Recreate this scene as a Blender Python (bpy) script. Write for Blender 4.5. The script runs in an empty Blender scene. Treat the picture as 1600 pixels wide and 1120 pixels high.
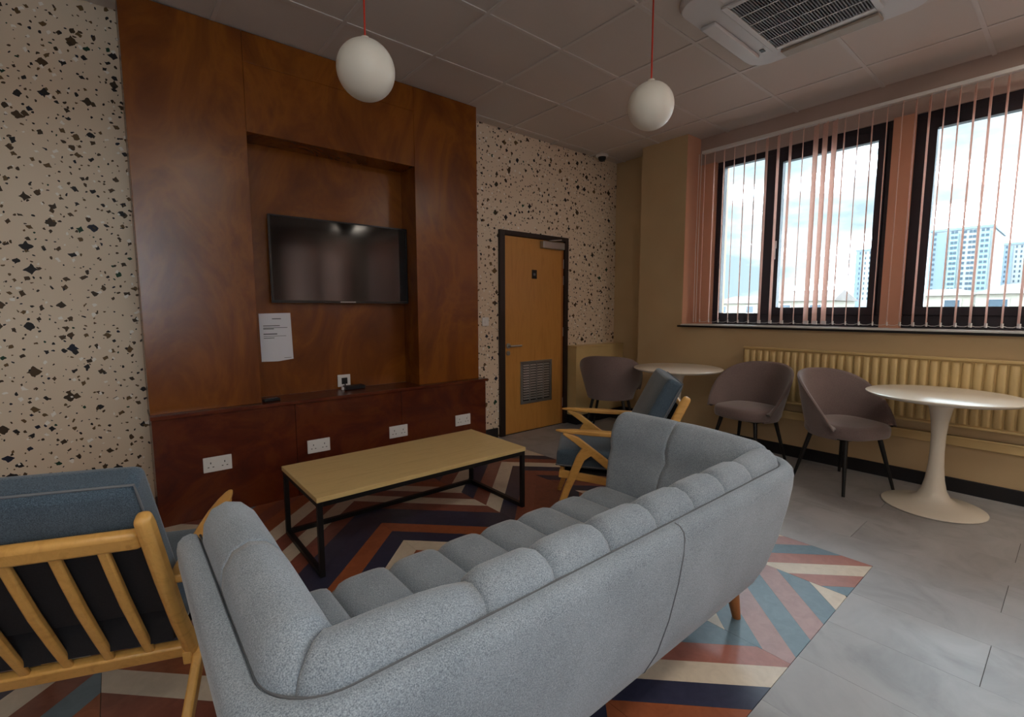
import bpy, bmesh, math, random
from mathutils import Vector, Matrix
random.seed(7)
R = math.radians
scene = bpy.context.scene
col = scene.collection

# ------------------------------------------------------------------ camera
FPX, PITCH, YAW, ROLL, EYE = 745.2, R(5.857), R(50.254), R(-0.129), 1.30
_F = Vector((math.cos(YAW)*math.cos(PITCH), math.sin(YAW)*math.cos(PITCH), -math.sin(PITCH)))
_R0 = Vector((math.sin(YAW), -math.cos(YAW), 0)); _U0 = _R0.cross(_F)
_Rt = _R0*math.cos(ROLL)+_U0*math.sin(ROLL); _Up = -_R0*math.sin(ROLL)+_U0*math.cos(ROLL)
cd = bpy.data.cameras.new('camera'); cam = bpy.data.objects.new('camera', cd); col.objects.link(cam)
cd.sensor_width = 36; cd.lens = FPX/1600*36; cd.clip_start = .02; cd.clip_end = 2000
cam.matrix_world = Matrix(((_Rt.x, _Up.x, -_F.x, 0), (_Rt.y, _Up.y, -_F.y, 0), (_Rt.z, _Up.z, -_F.z, EYE), (0, 0, 0, 1)))
scene.camera = cam

def ray(px, py):
    return (_F*FPX+_Rt*(px-800)-_Up*(py-560)).normalized()
def atx(px, py, X):
    d = ray(px, py); return Vector((0, 0, EYE))+d*(X/d.x)

# ------------------------------------------------------------------ sky, exposure
scene.view_settings.view_transform = 'Standard'
scene.view_settings.look = 'None'
scene.view_settings.gamma = 1
scene.view_settings.use_curve_mapping = False
scene.view_settings.exposure = 0.8
SKY = 18.0
LED = 9.0
w = bpy.data.worlds.new('sky'); scene.world = w; w.use_nodes = True
nt = w.node_tree; nt.nodes.clear()
N = nt.nodes.new; L = nt.links.new
tc = N('ShaderNodeTexCoord'); mp = N('ShaderNodeMapping'); mp.inputs['Scale'].default_value = (1, 1, 3.2)
ns = N('ShaderNodeTexNoise'); ns.inputs['Scale'].default_value = 3.2; ns.inputs['Detail'].default_value = 7; ns.inputs['Roughness'].default_value = .55
cr = N('ShaderNodeValToRGB')
cr.color_ramp.elements[0].position = .40; cr.color_ramp.elements[0].color = (.024, .031, .036, 1)
cr.color_ramp.elements[1].position = .64; cr.color_ramp.elements[1].color = (.80, .92, 1.04, 1)
e = cr.color_ramp.elements.new(.50); e.color = (.042, .048, .052, 1)
bg = N('ShaderNodeBackground'); bg.inputs['Strength'].default_value = SKY
out = N('ShaderNodeOutputWorld')
L(tc.outputs['Generated'], mp.inputs['Vector']); L(mp.outputs[0], ns.inputs['Vector']); L(ns.outputs['Fac'], cr.inputs[0])
L(cr.outputs[0], bg.inputs['Color']); L(bg.outputs[0], out.inputs['Surface'])

# daylight portals in the window openings (they guide sky sampling, give no light of their own)
def portal(y0, y1):
    ld = bpy.data.lights.new('window_portal', 'AREA'); ld.shape = 'RECTANGLE'; ld.size = 1.6; ld.size_y = abs(y1-y0)
    ld.cycles.is_portal = True
    o = bpy.data.objects.new('window_portal', ld); col.objects.link(o)
    o.location = (5.0, (y0+y1)/2, 2.0); o.rotation_euler = (0, R(90), 0)
WINS = [(2.51, 1.078), (.945, -.49), (-.62, -2.05), (-2.18, -3.55)]
RWINS = [(-2.3, -.85), (-.7, .75), (2.75, 4.2)]   # unseen rear windows, first two added to light the terrazzo wall: x0, x1
for a, b in WINS: portal(a, b)
for a, b in RWINS:
    portal(a, b); o = bpy.context.scene.collection.objects[-1]; o.location = ((a+b)/2, -3.85, 2.0); o.rotation_euler = (R(90), 0, 0); o.data.size = b-a; o.data.size_y = 1.6

# ------------------------------------------------------------------ room dimensions
ZC = 3.036; YD = 3.772; YP = 3.507; YL = 3.448; XR = 4.789; XW = 4.538; ZS = 1.148
XMIN = -2.6; YMIN = -3.65

# ------------------------------------------------------------------ materials
def newmat(name):
    m = bpy.data.materials.new(name); m.use_nodes = True
    t = m.node_tree; b = t.nodes['Principled BSDF']
    return m, t, b
def lin(c):
    return tuple(((v/255)/12.92 if v/255 <= .04045 else ((v/255+.055)/1.055)**2.4) for v in c)
def plain(name, rgb, rough=.5, metal=0, spec=.5, bump=0, bscale=200):
    m, t, b = newmat(name)
    b.inputs['Base Color'].default_value = (*lin(rgb), 1); b.inputs['Roughness'].default_value = rough
    b.inputs['Metallic'].default_value = metal; b.inputs['Specular IOR Level'].default_value = spec
    n = t.nodes.new('ShaderNodeTexNoise'); n.inputs['Scale'].default_value = bscale; n.inputs['Detail'].default_value = 3
    c = t.nodes.new('ShaderNodeTexCoord'); t.links.new(c.outputs['Object'], n.inputs['Vector'])
    hv = t.nodes.new('ShaderNodeMapRange'); hv.inputs['To Min'].default_value = rough*.9; hv.inputs['To Max'].default_value = min(1, rough*1.1)
    t.links.new(n.outputs['Fac'], hv.inputs[0]); t.links.new(hv.outputs[0], b.inputs['Roughness'])
    if bump:
        bp = t.nodes.new('ShaderNodeBump'); bp.inputs['Strength'].default_value = bump; bp.inputs['Distance'].default_value = .002
        t.links.new(n.outputs['Fac'], bp.inputs['Height']); t.links.new(bp.outputs[0], b.inputs['Normal'])
    return m
def ramp2(t, fac, stops):
    r = t.nodes.new('ShaderNodeValToRGB'); el = r.color_ramp.elements
    el[0].position = stops[0][0]; el[0].color = (*lin(stops[0][1]), 1)
    el[1].position = stops[-1][0]; el[1].color = (*lin(stops[-1][1]), 1)
    for p, c in stops[1:-1]:
        k = el.new(p); k.color = (*lin(c), 1)
    t.links.new(fac, r.inputs[0]); return r
def wood(name, stops, scale=(1, 1, 1), nscale=4, rough=.35, distort=1.5, detail=6, rnd=False, coat=0, bump=.05):
    m, t, b = newmat(name)
    c = t.nodes.new('ShaderNodeTexCoord'); mp = t.nodes.new('ShaderNodeMapping'); mp.inputs['Scale'].default_value = scale
    t.links.new(c.outputs['Object'], mp.inputs['Vector'])
    if rnd:
        oi = t.nodes.new('ShaderNodeObjectInfo'); ad = t.nodes.new('ShaderNodeVectorMath'); ad.operation = 'MULTIPLY_ADD'
        ad.inputs[1].default_value = (37, 51, 29); 
        cb = t.nodes.new('ShaderNodeCombineXYZ')
        for k in range(3): t.links.new(oi.outputs['Random'], cb.inputs[k])
        t.links.new(cb.outputs[0], ad.inputs[0]); t.links.new(c.outputs['Object'], ad.inputs[2]); t.links.new(ad.outputs[0], mp.inputs['Vector'])
    n = t.nodes.new('ShaderNodeTexNoise'); n.inputs['Scale'].default_value = nscale; n.inputs['Detail'].default_value = detail
    n.inputs['Distortion'].default_value = distort; n.inputs['Roughness'].default_value = .6
    t.links.new(mp.outputs[0], n.inputs['Vector'])
    r = ramp2(t, n.outputs['Fac'], stops)
    t.links.new(r.outputs[0], b.inputs['Base Color'])
    b.inputs['Roughness'].default_value = rough
    b.inputs['Coat Weight'].default_value = coat; b.inputs['Coat Roughness'].default_value = .2
    bp = t.nodes.new('ShaderNodeBump'); bp.inputs['Strength'].default_value = bump; bp.inputs['Distance'].default_value = .003
    t.links.new(n.outputs['Fac'], bp.inputs['Height']); t.links.new(bp.outputs[0], b.inputs['Normal'])
    return m
def fabric(name, dark, light, scale=420, rough=.95, sheen=.3):
    m, t, b = newmat(name)
    c = t.nodes.new('ShaderNodeTexCoord')
    n = t.nodes.new('ShaderNodeTexNoise'); n.inputs['Scale'].default_value = scale; n.inputs['Detail'].default_value = 2
    n2 = t.nodes.new('ShaderNodeTexNoise'); n2.inputs['Scale'].default_value = 5; n2.inputs['Detail'].default_value = 3
    t.links.new(c.outputs['Object'], n.inputs['Vector']); t.links.new(c.outputs['Object'], n2.inputs['Vector'])
    ma = t.nodes.new('ShaderNodeMath'); ma.operation = 'MULTIPLY_ADD'; ma.inputs[1].default_value = .25
    t.links.new(n2.outputs['Fac'], ma.inputs[0]); t.links.new(n.outputs['Fac'], ma.inputs[2])
    r = ramp2(t, ma.outputs[0], [(.42, dark), (.82, light)])
    t.links.new(r.outputs[0], b.inputs['Base Color'])
    b.inputs['Roughness'].default_value = rough; b.inputs['Specular IOR Level'].default_value = .15
    b.inputs['Sheen Weight'].default_value = sheen
    bp = t.nodes.new('ShaderNodeBump'); bp.inputs['Strength'].default_value = .25; bp.inputs['Distance'].default_value = .001
    t.links.new(n.outputs['Fac'], bp.inputs['Height']); t.links.new(bp.outputs[0], b.inputs['Normal'])
    return m
def paint(name, a, b_, scale=3, rough=.7, spec=.3):
    m, t, b = newmat(name)
    c = t.nodes.new('ShaderNodeTexCoord'); n = t.nodes.new('ShaderNodeTexNoise'); n.inputs['Scale'].default_value = scale; n.inputs['Detail'].default_value = 5
    t.links.new(c.outputs['Object'], n.inputs['Vector'])
    r = ramp2(t, n.outputs['Fac'], [(.3, a), (.7, b_)]); t.links.new(r.outputs[0], b.inputs['Base Color'])
    b.inputs['Roughness'].default_value = rough; b.inputs['Specular IOR Level'].default_value = spec
    return m
def terrazzo():
    m, t, b = newmat('terrazzo_wallpaper')
    c = t.nodes.new('ShaderNodeTexCoord')
    # warp a little so chips are irregular
    sx = t.nodes.new('ShaderNodeSeparateXYZ'); t.links.new(c.outputs['Object'], sx.inputs[0])
    cb = t.nodes.new('ShaderNodeCombineXYZ'); t.links.new(sx.outputs['X'], cb.inputs[0]); t.links.new(sx.outputs['Z'], cb.inputs[1])
    base = t.nodes.new('ShaderNodeRGB'); base.outputs[0].default_value = (*lin((228, 210, 186)), 1)
    cur = base.outputs[0]
    wn_ = t.nodes.new('ShaderNodeTexNoise'); wn_.noise_dimensions = '2D'; wn_.inputs['Scale'].default_value = 30; wn_.inputs['Detail'].default_value = 1
    t.links.new(cb.outputs[0], wn_.inputs['Vector'])
    ws = t.nodes.new('ShaderNodeVectorMath'); ws.operation = 'MULTIPLY_ADD'; ws.inputs[1].default_value = (.022, .022, 0)
    t.links.new(wn_.outputs['Color'], ws.inputs[0]); t.links.new(cb.outputs[0], ws.inputs[2])
    dark = [(0, (64, 48, 30)), (.22, (34, 28, 28)), (.48, (104, 80, 46)), (.70, (78, 58, 34)), (.88, (28, 62, 40)), (.93, (26, 28, 46))]
    # printed chips: one irregular angular blob per cell, size and presence by the cell's random colour
    for scale, prob, r0, r1, off, cols in [(7.0, .45, .10, .12, 0, dark), (14, .22, .08, .17, 11.3, dark), (25, .38, .06, .12, 23.7, dark), (15, .62, .08, .13, 41.1, [(0, (244, 238, 228)), (1, (240, 232, 222))])]:
        mp = t.nodes.new('ShaderNodeMapping'); mp.inputs['Location'].default_value = (off, off*1.7, 0); mp.inputs['Rotation'].default_value = (0, 0, off)
        t.links.new(ws.outputs[0], mp.inputs['Vector'])
        v = t.nodes.new('ShaderNodeTexVoronoi'); v.voronoi_dimensions = '2D'; v.distance = 'MANHATTAN' if scale < 20 else 'EUCLIDEAN'; v.inputs['Scale'].default_value = scale; v.inputs['Randomness'].default_value = .85
        t.links.new(mp.outputs[0], v.inputs['Vector'])
        sc = t.nodes.new('ShaderNodeSeparateColor'); t.links.new(v.outputs['Color'], sc.inputs[0])
        g = t.nodes.new('ShaderNodeMath'); g.operation = 'GREATER_THAN'; g.inputs[1].default_value = prob; t.links.new(sc.outputs[0], g.inputs[0])
        th = t.nodes.new('ShaderNodeMath'); th.operation = 'MULTIPLY_ADD'; th.inputs[1].default_value = r1; th.inputs[2].default_value = r0; t.links.new(sc.outputs[1], th.inputs[0])
        g2 = t.nodes.new('ShaderNodeMath'); g2.operation = 'LESS_THAN'; t.links.new(v.outputs['Distance'], g2.inputs[0]); t.links.new(th.outputs[0], g2.inputs[1])
        mu = t.nodes.new('ShaderNodeMath'); mu.operation = 'MULTIPLY'; t.links.new(g.outputs[0], mu.inputs[0]); t.links.new(g2.outputs[0], mu.inputs[1])
        r = ramp2(t, sc.outputs[2], cols); r.color_ramp.interpolation = 'CONSTANT'
        mx = t.nodes.new('ShaderNodeMix'); mx.data_type = 'RGBA'
        t.links.new(mu.outputs[0], mx.inputs[0]); t.links.new(cur, mx.inputs[6]); t.links.new(r.outputs[0], mx.inputs[7])
        cur = mx.outputs[2]
    t.links.new(cur, b.inputs['Base Color']); b.inputs['Roughness'].default_value = .55; b.inputs['Specular IOR Level'].default_value = .3
    return m
def emit(name, rgb, s):
    m, t, b = newmat(name)
    b.inputs['Base Color'].default_value = (.8, .8, .8, 1); b.inputs['Emission Color'].default_value = (*rgb, 1); b.inputs['Emission Strength'].default_value = s
    return m
def glass():
    m = bpy.data.materials.new('window_glass'); m.use_nodes = True; t = m.node_tree; t.nodes.clear()
    o = t.nodes.new('ShaderNodeOutputMaterial'); tr = t.nodes.new('ShaderNodeBsdfTransparent'); tr.inputs[0].default_value = (.95, .985, .98, 1)
    gl = t.nodes.new('ShaderNodeBsdfGlossy'); gl.inputs['Roughness'].default_value = .02
    f = t.nodes.new('ShaderNodeFresnel'); f.inputs[0].default_value = 1.25
    mx = t.nodes.new('ShaderNodeMixShader'); t.links.new(f.outputs[0], mx.inputs[0]); t.links.new(tr.outputs[0], mx.inputs[1]); t.links.new(gl.outputs[0], mx.inputs[2])
    t.links.new(mx.outputs[0], o.inputs[0]); return m
def blindmat():
    m = bpy.data.materials.new('blind_fabric'); m.use_nodes = True; t = m.node_tree; t.nodes.clear()
    o = t.nodes.new('ShaderNodeOutputMaterial'); d = t.nodes.new('ShaderNodeBsdfDiffuse'); tr = t.nodes.new('ShaderNodeBsdfTranslucent')
    c = t.nodes.new('ShaderNodeTexCoord'); n = t.nodes.new('ShaderNodeTexNoise'); n.inputs['Scale'].default_value = 60
    t.links.new(c.outputs['Object'], n.inputs['Vector'])
    r = ramp2(t, n.outputs['Fac'], [(.3, (240, 214, 204)), (.7, (248, 226, 216))])
    t.links.new(r.outputs[0], d.inputs[0]); t.links.new(r.outputs[0], tr.inputs[0])
    mx = t.nodes.new('ShaderNodeMixShader'); mx.inputs[0].default_value = .6
    t.links.new(d.outputs[0], mx.inputs[1]); t.links.new(tr.outputs[0], mx.inputs[2]); t.links.new(mx.outputs[0], o.inputs[0]); return m

M = {}
M['terrazzo'] = terrazzo()
M['panel'] = wood('stained_plywood', [(.25, (90, 43, 9)), (.45, (120, 64, 14)), (.56, (136, 77, 18)), (.75, (104, 53, 11))], (1.0, 1.0, .5), 2.2, .27, 1.5, 7, coat=0)
M['panel_shaded'] = wood('stained_plywood_shaded', [(.2, (58, 18, 8)), (.45, (88, 32, 12)), (.6, (102, 44, 16)), (.85, (66, 22, 10))], (.7, 1.2, 1.1), 2.8, .27, 2.4, 7, coat=0)  # same plywood, dim light low down put into a darker, redder colour
M['oak'] = wood('oak_laminate', [(.25, (212, 182, 122)), (.5, (230, 202, 142)), (.75, (218, 190, 130))], (1.2, 14, 6), 3, .35, .6, 5)
M['beech'] = wood('beech', [(.25, (200, 146, 72)), (.5, (224, 172, 94)), (.75, (208, 154, 80))], (6, 1.5, 6), 4, .35, .8, 5, coat=.2)
M['legwood'] = wood('leg_wood', [(.25, (150, 92, 44)), (.75, (178, 116, 60))], (8, 8, 1.5), 4, .4, .8, 5)
M['door'] = wood('door_veneer', [(.2, (176, 120, 56)), (.5, (200, 144, 72)), (.8, (186, 130, 62))], (5, 5, .6), 3, .4, .6, 6, coat=.15)
M['frame'] = plain('dark_door_frame', (38, 26, 24), .45)
M['black'] = plain('black_metal', (20, 20, 22), .45, 0, .4)
M['blackbase'] = plain('black_skirting', (20, 20, 26), .5)
M['wall'] = paint('cream_wall', (202, 177, 138), (208, 185, 146))
M['wallgrey'] = paint('taupe_wall', (184, 168, 158), (190, 174, 166))
M['reveal'] = paint('peach_reveal', (214, 166, 138), (220, 172, 146))
M['rad'] = paint('cream_enamel', (214, 188, 132), (220, 194, 140), 6, .4, .5)
M['ceil'] = plain('ceiling_tile', (206, 198, 192), .9, 0, .1, .3, 120)
M['tbar'] = plain('ceiling_bar', (206, 200, 196), .5)
M['white'] = plain('white_plastic', (232, 232, 230), .4)
M['acslat'] = plain('ac_slat', (120, 120, 126), .5); M['acflap'] = plain('ac_flap', (168, 158, 144), .5)
M['acwhite'] = plain('ac_white', (214, 214, 216), .45)
M['tulip'] = plain('white_lacquer', (232, 226, 212), .25)
M['globe'] = plain('opal_globe', (240, 236, 224), .35)
M['redcord'] = plain('red_cord', (196, 48, 24), .6)
M['sofa'] = fabric('grey_wool', (108, 120, 132), (176, 188, 200))
M['sofaseam'] = plain('dark_thread', (112, 116, 122), .9)
M['slate'] = fabric('slate_wool', (52, 66, 78), (92, 110, 126))
M['lining'] = plain('black_lining', (26, 24, 28), .9)
M['tub'] = fabric('mauve_velvet', (112, 96, 94), (136, 120, 118), 300, .8, .5)
M['steel'] = plain('brushed_steel', (176, 178, 178), .35, .9)
M['tv'] = plain('tv_screen', (8, 8, 10), .08, 0, .6)
M['tvb'] = plain('tv_bezel', (14, 14, 15), .3)
M['paper'] = plain('paper', (226, 228, 236), .8)
M['ink'] = plain('ink', (110, 112, 120), .8)
M['winframe'] = plain('window_frame', (34, 32, 42), .4)
M['glass'] = glass(); M['blind'] = blindmat()
M['grout'] = plain('joint', (70, 66, 62), .8)
M['tile'] = wood('grey_stone_tile', [(.25, (138, 138, 140)), (.5, (160, 160, 162)), (.75, (172, 172, 174))], (1, 1, 1), 3.5, .38, 1, 7, True, bump=.03)
M['led'] = emit('led_diffuser', (1.0, .89, .75), LED)
PL = {'cream': [(.25, (206, 192, 172)), (.75, (222, 208, 188))], 'navy': [(.25, (42, 44, 66)), (.75, (58, 60, 84))], 'brown': [(.25, (120, 66, 54)), (.75, (146, 86, 70))],
      'orange': [(.25, (138, 74, 46)), (.75, (164, 94, 60))], 'mauve': [(.25, (160, 122, 120)), (.75, (178, 140, 136))], 'teal': [(.25, (92, 116, 130)), (.75, (108, 132, 146))], 'terra': [(.25, (156, 96, 82)), (.75, (176, 112, 96))]}
for k, v in PL.items(): M['pl_'+k] = wood('plank_'+k, v, (9, 9, 1) if 0 else (3, 3, 3), 6, .34, 1.2, 5, True, bump=.03)

# ------------------------------------------------------------------ mesh helpers
class MB:
    def __init__(s, o=(0, 0, 0)):
        s.v = []; s.f = []; s.o = Vector(o)
    def add(s, vs, fs):
        b = len(s.v); s.v += [Vector(p)-s.o for p in vs]; s.f += [tuple(b+i for i in f) for f in fs]; return s
    def box(s, a, b):
        x0, y0, z0 = [min(p, q) for p, q in zip(a, b)]; x1, y1, z1 = [max(p, q) for p, q in zip(a, b)]
        return s.add([(x0, y0, z0), (x1, y0, z0), (x1, y1, z0), (x0, y1, z0), (x0, y0, z1), (x1, y0, z1), (x1, y1, z1), (x0, y1, z1)],
                     [(0, 3, 2, 1), (4, 5, 6, 7), (0, 1, 5, 4), (1, 2, 6, 5), (2, 3, 7, 6), (3, 0, 4, 7)])
    def rings(s, rs, closed=True, cap=True):
        n = len(rs[0]); vs = [p for r in rs for p in r]; fs = []
        for i in range(len(rs)-1):
            for j in range(n if closed else n-1):
                k = (j+1) % n; fs.append((i*n+j, i*n+k, (i+1)*n+k, (i+1)*n+j))
        if cap and closed:
            fs.append(tuple(reversed(range(n)))); fs.append(tuple((len(rs)-1)*n+j for j in range(n)))
        return s.add(vs, fs)
    def tube(s, pts, rad, n=8, rads=None):
        pts = [Vector(p) for p in pts]; rs = []
        for i, p in enumerate(pts):
            d = (pts[min(i+1, len(pts)-1)]-pts[max(i-1, 0)]).normalized()
            a = d.cross(Vector((0, 0, 1))); 
            if a.length < 1e-3: a = d.cross(Vector((0, 1, 0)))
            a.normalize(); b = d.cross(a); r = rads[i] if rads else rad
            rs.append([p+a*r*math.cos(2*math.pi*k/n)+b*r*math.sin(2*math.pi*k/n) for k in range(n)])
        return s.rings(rs)
    def bar(s, pts, wds, ths, side=Vector((1, 0, 0))):
        """rectangular bar along pts; side = width axis; wds, ths per point"""
        pts = [Vector(p) for p in pts]; rs = []
        for i, p in enumerate(pts):
            d = (pts[min(i+1, len(pts)-1)]-pts[max(i-1, 0)]).normalized()
            a = (side-d*side.dot(d)).normalized(); b = d.cross(a)
            w_ = wds[i] if hasattr(wds, '__len__') else wds; t_ = ths[i] if hasattr(ths, '__len__') else ths
            rs.append([p+a*w_/2+b*t_/2, p-a*w_/2+b*t_/2, p-a*w_/2-b*t_/2, p+a*w_/2-b*t_/2])
        return s.rings(rs)
    def lathe(s, prof, c=(0, 0), n=40):
        rs = [[(c[0]+r*math.cos(2*math.pi*k/n), c[1]+r*math.sin(2*math.pi*k/n), z) for k in range(n)] for r, z in prof]
        return s.rings(rs)
    def prism(s, poly, z0, z1):
        n = len(poly); return s.rings([[(x, y, z0) for x, y in poly], [(x, y, z1) for x, y in poly]])
    def build(s, name, mat, parent=None, bevel=0, smooth=False, seg=2, sub=0):
        me = bpy.data.meshes.new(name); me.from_pydata([tuple(v) for v in s.v], [], s.f)
        bm = bmesh.new(); bm.from_mesh(me); bmesh.ops.recalc_face_normals(bm, faces=bm.faces); bm.to_mesh(me); bm.free()
        me.materials.append(M[mat] if isinstance(mat, str) else mat)
        o = bpy.data.objects.new(name, me); col.objects.link(o)
        if parent: o.parent = parent
        if bevel:
            b = o.modifiers.new('bevel', 'BEVEL'); b.width = bevel; b.segments = seg; b.limit_method = 'ANGLE'; b.angle_limit = R(35); smooth = True
        if sub:
            b = o.modifiers.new('sub', 'SUBSURF'); b.levels = sub; b.render_levels = sub; smooth = True
        if smooth:
            for p in me.polygons: p.use_smooth = True
            if not sub and not smooth == 'all':
                bmx = bmesh.new(); bmx.from_mesh(me)
                for e_ in bmx.edges:
                    if len(e_.link_faces) == 2 and e_.calc_face_angle(0) > R(40): e_.smooth = False
                bmx.to_mesh(me); bmx.free()
        return o
def tag(o, label=None, cat=None, group=None, kind=None):
    if label: o['label'] = label
    if cat: o['category'] = cat
    if group: o['group'] = group
    if kind: o['kind'] = kind
    return o
def empty(name, loc, rz=0):
    o = bpy.data.objects.new(name, None); col.objects.link(o); o.location = loc; o.rotation_euler = (0, 0, rz); o.empty_display_size = .1
    return o
def box(name, a, b, mat, parent=None, bevel=0, o=None):
    m = MB(o if o is not None else (parent.location if parent else (0, 0, 0))); m.box(a, b); return m.build(name, mat, parent, bevel)
def copy_tree(o, parent=None):
    c = o.copy(); col.objects.link(c); c.parent = parent
    for ch in list(o.children): copy_tree(ch, c)
    return c
def linked(src, parent, loc, rot=None):
    c = src.copy(); col.objects.link(c); c.parent = parent; c.location = loc
    if rot: c.rotation_euler = rot
    return c

# ================================================================== FLOOR
floor = MB().box((XMIN-.1, YMIN-.1, -.12), (5.05, YD+.1, -.004)).build('floor', 'grout'); tag(floor, 'grey stone effect floor tiles around a multicoloured chevron plank inset', None, None, 'structure')
RX, RY = 2.88, .60           # edges of the coloured inset: x < RX and y > RY
RXL = -1.42
def floorpiece(name, poly, mat):
    cx = sum(p[0] for p in poly)/len(poly); cy = sum(p[1] for p in poly)/len(poly)
    g = .0012; pp = []
    for x, y in poly:
        d = math.hypot(x-cx, y-cy); k = max(0, 1-g/max(d, .01)); pp.append((cx+(x-cx)*k-cx, cy+(y-cy)*k-cy))
    o = MB().prism(pp, -.004, 0).build(name, mat, floor); o.location = (cx, cy, 0); return o
TW = .316; TL = 1.264; TX0 = 2.53-TW*24; 
def rect(a, b, c, d): return [(a, b), (c, b), (c, d), (a, d)]
for i in range(60):
    xa = TX0+i*TW; xb = xa+TW
    if xb < XMIN or xa > XW: continue
    xa = max(xa, XMIN); xb = min(xb, XW)
    off = .14 if (i % 2) == 1 else .14+TL/2
    for j in range(-5, 4):
        ya = off+j*TL; yb = ya+TL
        ya = max(ya, YMIN); yb = min(yb, YD)
        if yb-ya < .02 or xb-xa < .02: continue
        parts = []
        # split against inset (RXL..RX, y>RY)
        lo, hi = max(xa, RXL), min(xb, RX)
        if hi <= lo or yb <= RY: parts.append((xa, ya, xb, yb))
        else:
            if xa < lo: parts.append((xa, ya, lo, yb))
            if xb > hi: parts.append((hi, ya, xb, yb))
            if ya < RY: parts.append((lo, ya, hi, RY))
        for a, b, c, d in parts:
            if c-a > .012 and d-b > .012: floorpiece('floor_tile', rect(a, b, c, d), 'tile')
# chevron inset: half columns 0.65 m wide, strips 0.145 m along y, alternately running up and down
def clip(poly, f):
    res = []
    for k in range(len(poly)):
        p, q = poly[k], poly[(k+1) % len(poly)]; fp, fq = f(p), f(q)
        if fp >= 0: res.append(p)
        if fp*fq < 0:
            t_ = fp/(fp-fq); res.append((p[0]+(q[0]-p[0])*t_, p[1]+(q[1]-p[1])*t_))
    return res
def seq(d, default):
    return lambda n: d[n] if n in d else default[n % len(default)]
V1 = {-2: 'brown', -1: 'orange', 0: 'navy', 1: 'cream', 2: 'terra', 3: 'teal', 4: 'teal', 5: 'cream', 6: 'brown', 7: 'navy', 8: 'orange', 9: 'cream', 10: 'navy', 11: 'orange', 12: 'navy', 13: 'navy', 14: 'brown', 15: 'cream', 16: 'brown', 17: 'cream', 18: 'orange', 19: 'brown', 20: 'orange'}
CC = {-2: 'teal', -1: 'cream', 0: 'teal', 1: 'mauve', 2: 'teal', 3: 'mauve', 4: 'teal', 5: 'cream', 6: 'brown', 7: 'navy', 8: 'mauve', 9: 'orange', 10: 'navy', 11: 'brown', 12: 'brown', 13: 'brown', 14: 'navy', 15: 'cream', 16: 'brown', 17: 'navy', 18: 'cream', 19: 'brown', 20: 'navy', 21: 'cream'}
DD = {-3: 'cream', -2: 'teal', -1: 'terra', 0: 'cream', 1: 'terra', 2: 'teal', 3: 'mauve', 4: 'cream', 5: 'navy', 6: 'brown', 7: 'teal', 8: 'orange', 9: 'cream', 10: 'navy', 11: 'brown', 12: 'navy', 13: 'brown', 14: 'navy', 15: 'cream', 16: 'brown', 17: 'navy', 18: 'cream'}
ZZ = {7: 'brown', 6: 'terra', 5: 'terra', 4: 'navy', 8: 'cream', 9: 'orange', 10: 'navy'}
dflt = ['navy', 'cream', 'brown', 'teal', 'orange', 'mauve']
HC = [(-1.42, -.77, -.77, 1, .9, .145, seq({}, dflt)), (-.77, -.12, -.12, -1, .9, .145, seq({}, dflt[::-1])), (-.12, .53, -.12, 1, .90, .145, seq(ZZ, dflt)), (.53, 1.18, 1.18, -1, .935, .145, seq(V1, dflt)),
      (1.18, 1.83, 1.18, 1, .935, .145, seq(V1, dflt)), (1.83, 2.48, 2.48, -1, .757, .148, seq(CC, dflt)), (2.48, 2.88, 2.48, 1, .85, .142, seq(DD, dflt))]
for xa, xb, pk, sg, s0, pit, cf in HC:
    # strip n: s = y + sg*(x-pk) in [s0+n*pit, s0+(n+1)*pit]
    for n in range(-8, 24):
        a = s0+n*pit; b = a+pit
        poly = [(xa, a-sg*(xa-pk)), (xb, a-sg*(xb-pk)), (xb, b-sg*(xb-pk)), (xa, b-sg*(xa-pk))]
        poly = clip(poly, lambda p: p[1]-RY); 
        if len(poly) > 2: poly = clip(poly, lambda p: YD-p[1])
        if len(poly) < 3: continue
        ar = abs(sum(poly[k][0]*poly[(k+1) % len(poly)][1]-poly[(k+1) % len(poly)][0]*poly[k][1] for k in range(len(poly))))/2
        if ar < .0004: continue
        floorpiece('plank', poly, 'pl_'+cf(n))

# ================================================================== CEILING
ceil = MB().box((XMIN-.1, YMIN-.1, ZC+.03), (5.05, YD+.1, ZC+.12)).build('ceiling', 'tbar'); tag(ceil, 'suspended ceiling of square tiles in a thin metal grid', None, None, 'structure')
GP = .6205; GX = 1.197; GY = 3.03
tile = None
xs = [GX+GP*k for k in range(-7, 7)]; ys = [GY+GP*k for k in range(-14, 3)]
LEDS = {(-1, -6), (4, -6), (-1, -10), (4, -10), (-4, -6), (-4, -10)}    # cells (ix, iy): lower-left grid index relative to GX, GY
for ix in range(-7, 6):
    for iy in range(-14, 2):
        xa, xb = GX+GP*ix, GX+GP*(ix+1); ya, yb = GY+GP*iy, GY+GP*(iy+1)
        xa, xb, ya, yb = max(xa, XMIN), min(xb, XR), max(ya, YMIN), min(yb, YD)
        if xb-xa < .03 or yb-ya < .03: continue
        if (ix, iy) in LEDS: continue
        m = MB(((xa+xb)/2, (ya+yb)/2, ZC)); m.box((xa+.01, ya+.01, ZC+.006), (xb-.01, yb-.01, ZC+.03))
        o = m.build('ceiling_tile', 'ceil', ceil); o.location = ((xa+xb)/2, (ya+yb)/2, ZC)
for x in xs:
    if XMIN < x < XR: box('ceiling_grid_bar', (x-.012, YMIN, ZC), (x+.012, YD, ZC+.02), 'tbar', ceil, o=(0, 0, 0))
for y in ys:
    if YMIN < y < YD: box('ceiling_grid_bar', (XMIN, y-.012, ZC+.0005), (XR, y+.012, ZC+.02), 'tbar', ceil, o=(0, 0, 0))
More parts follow.
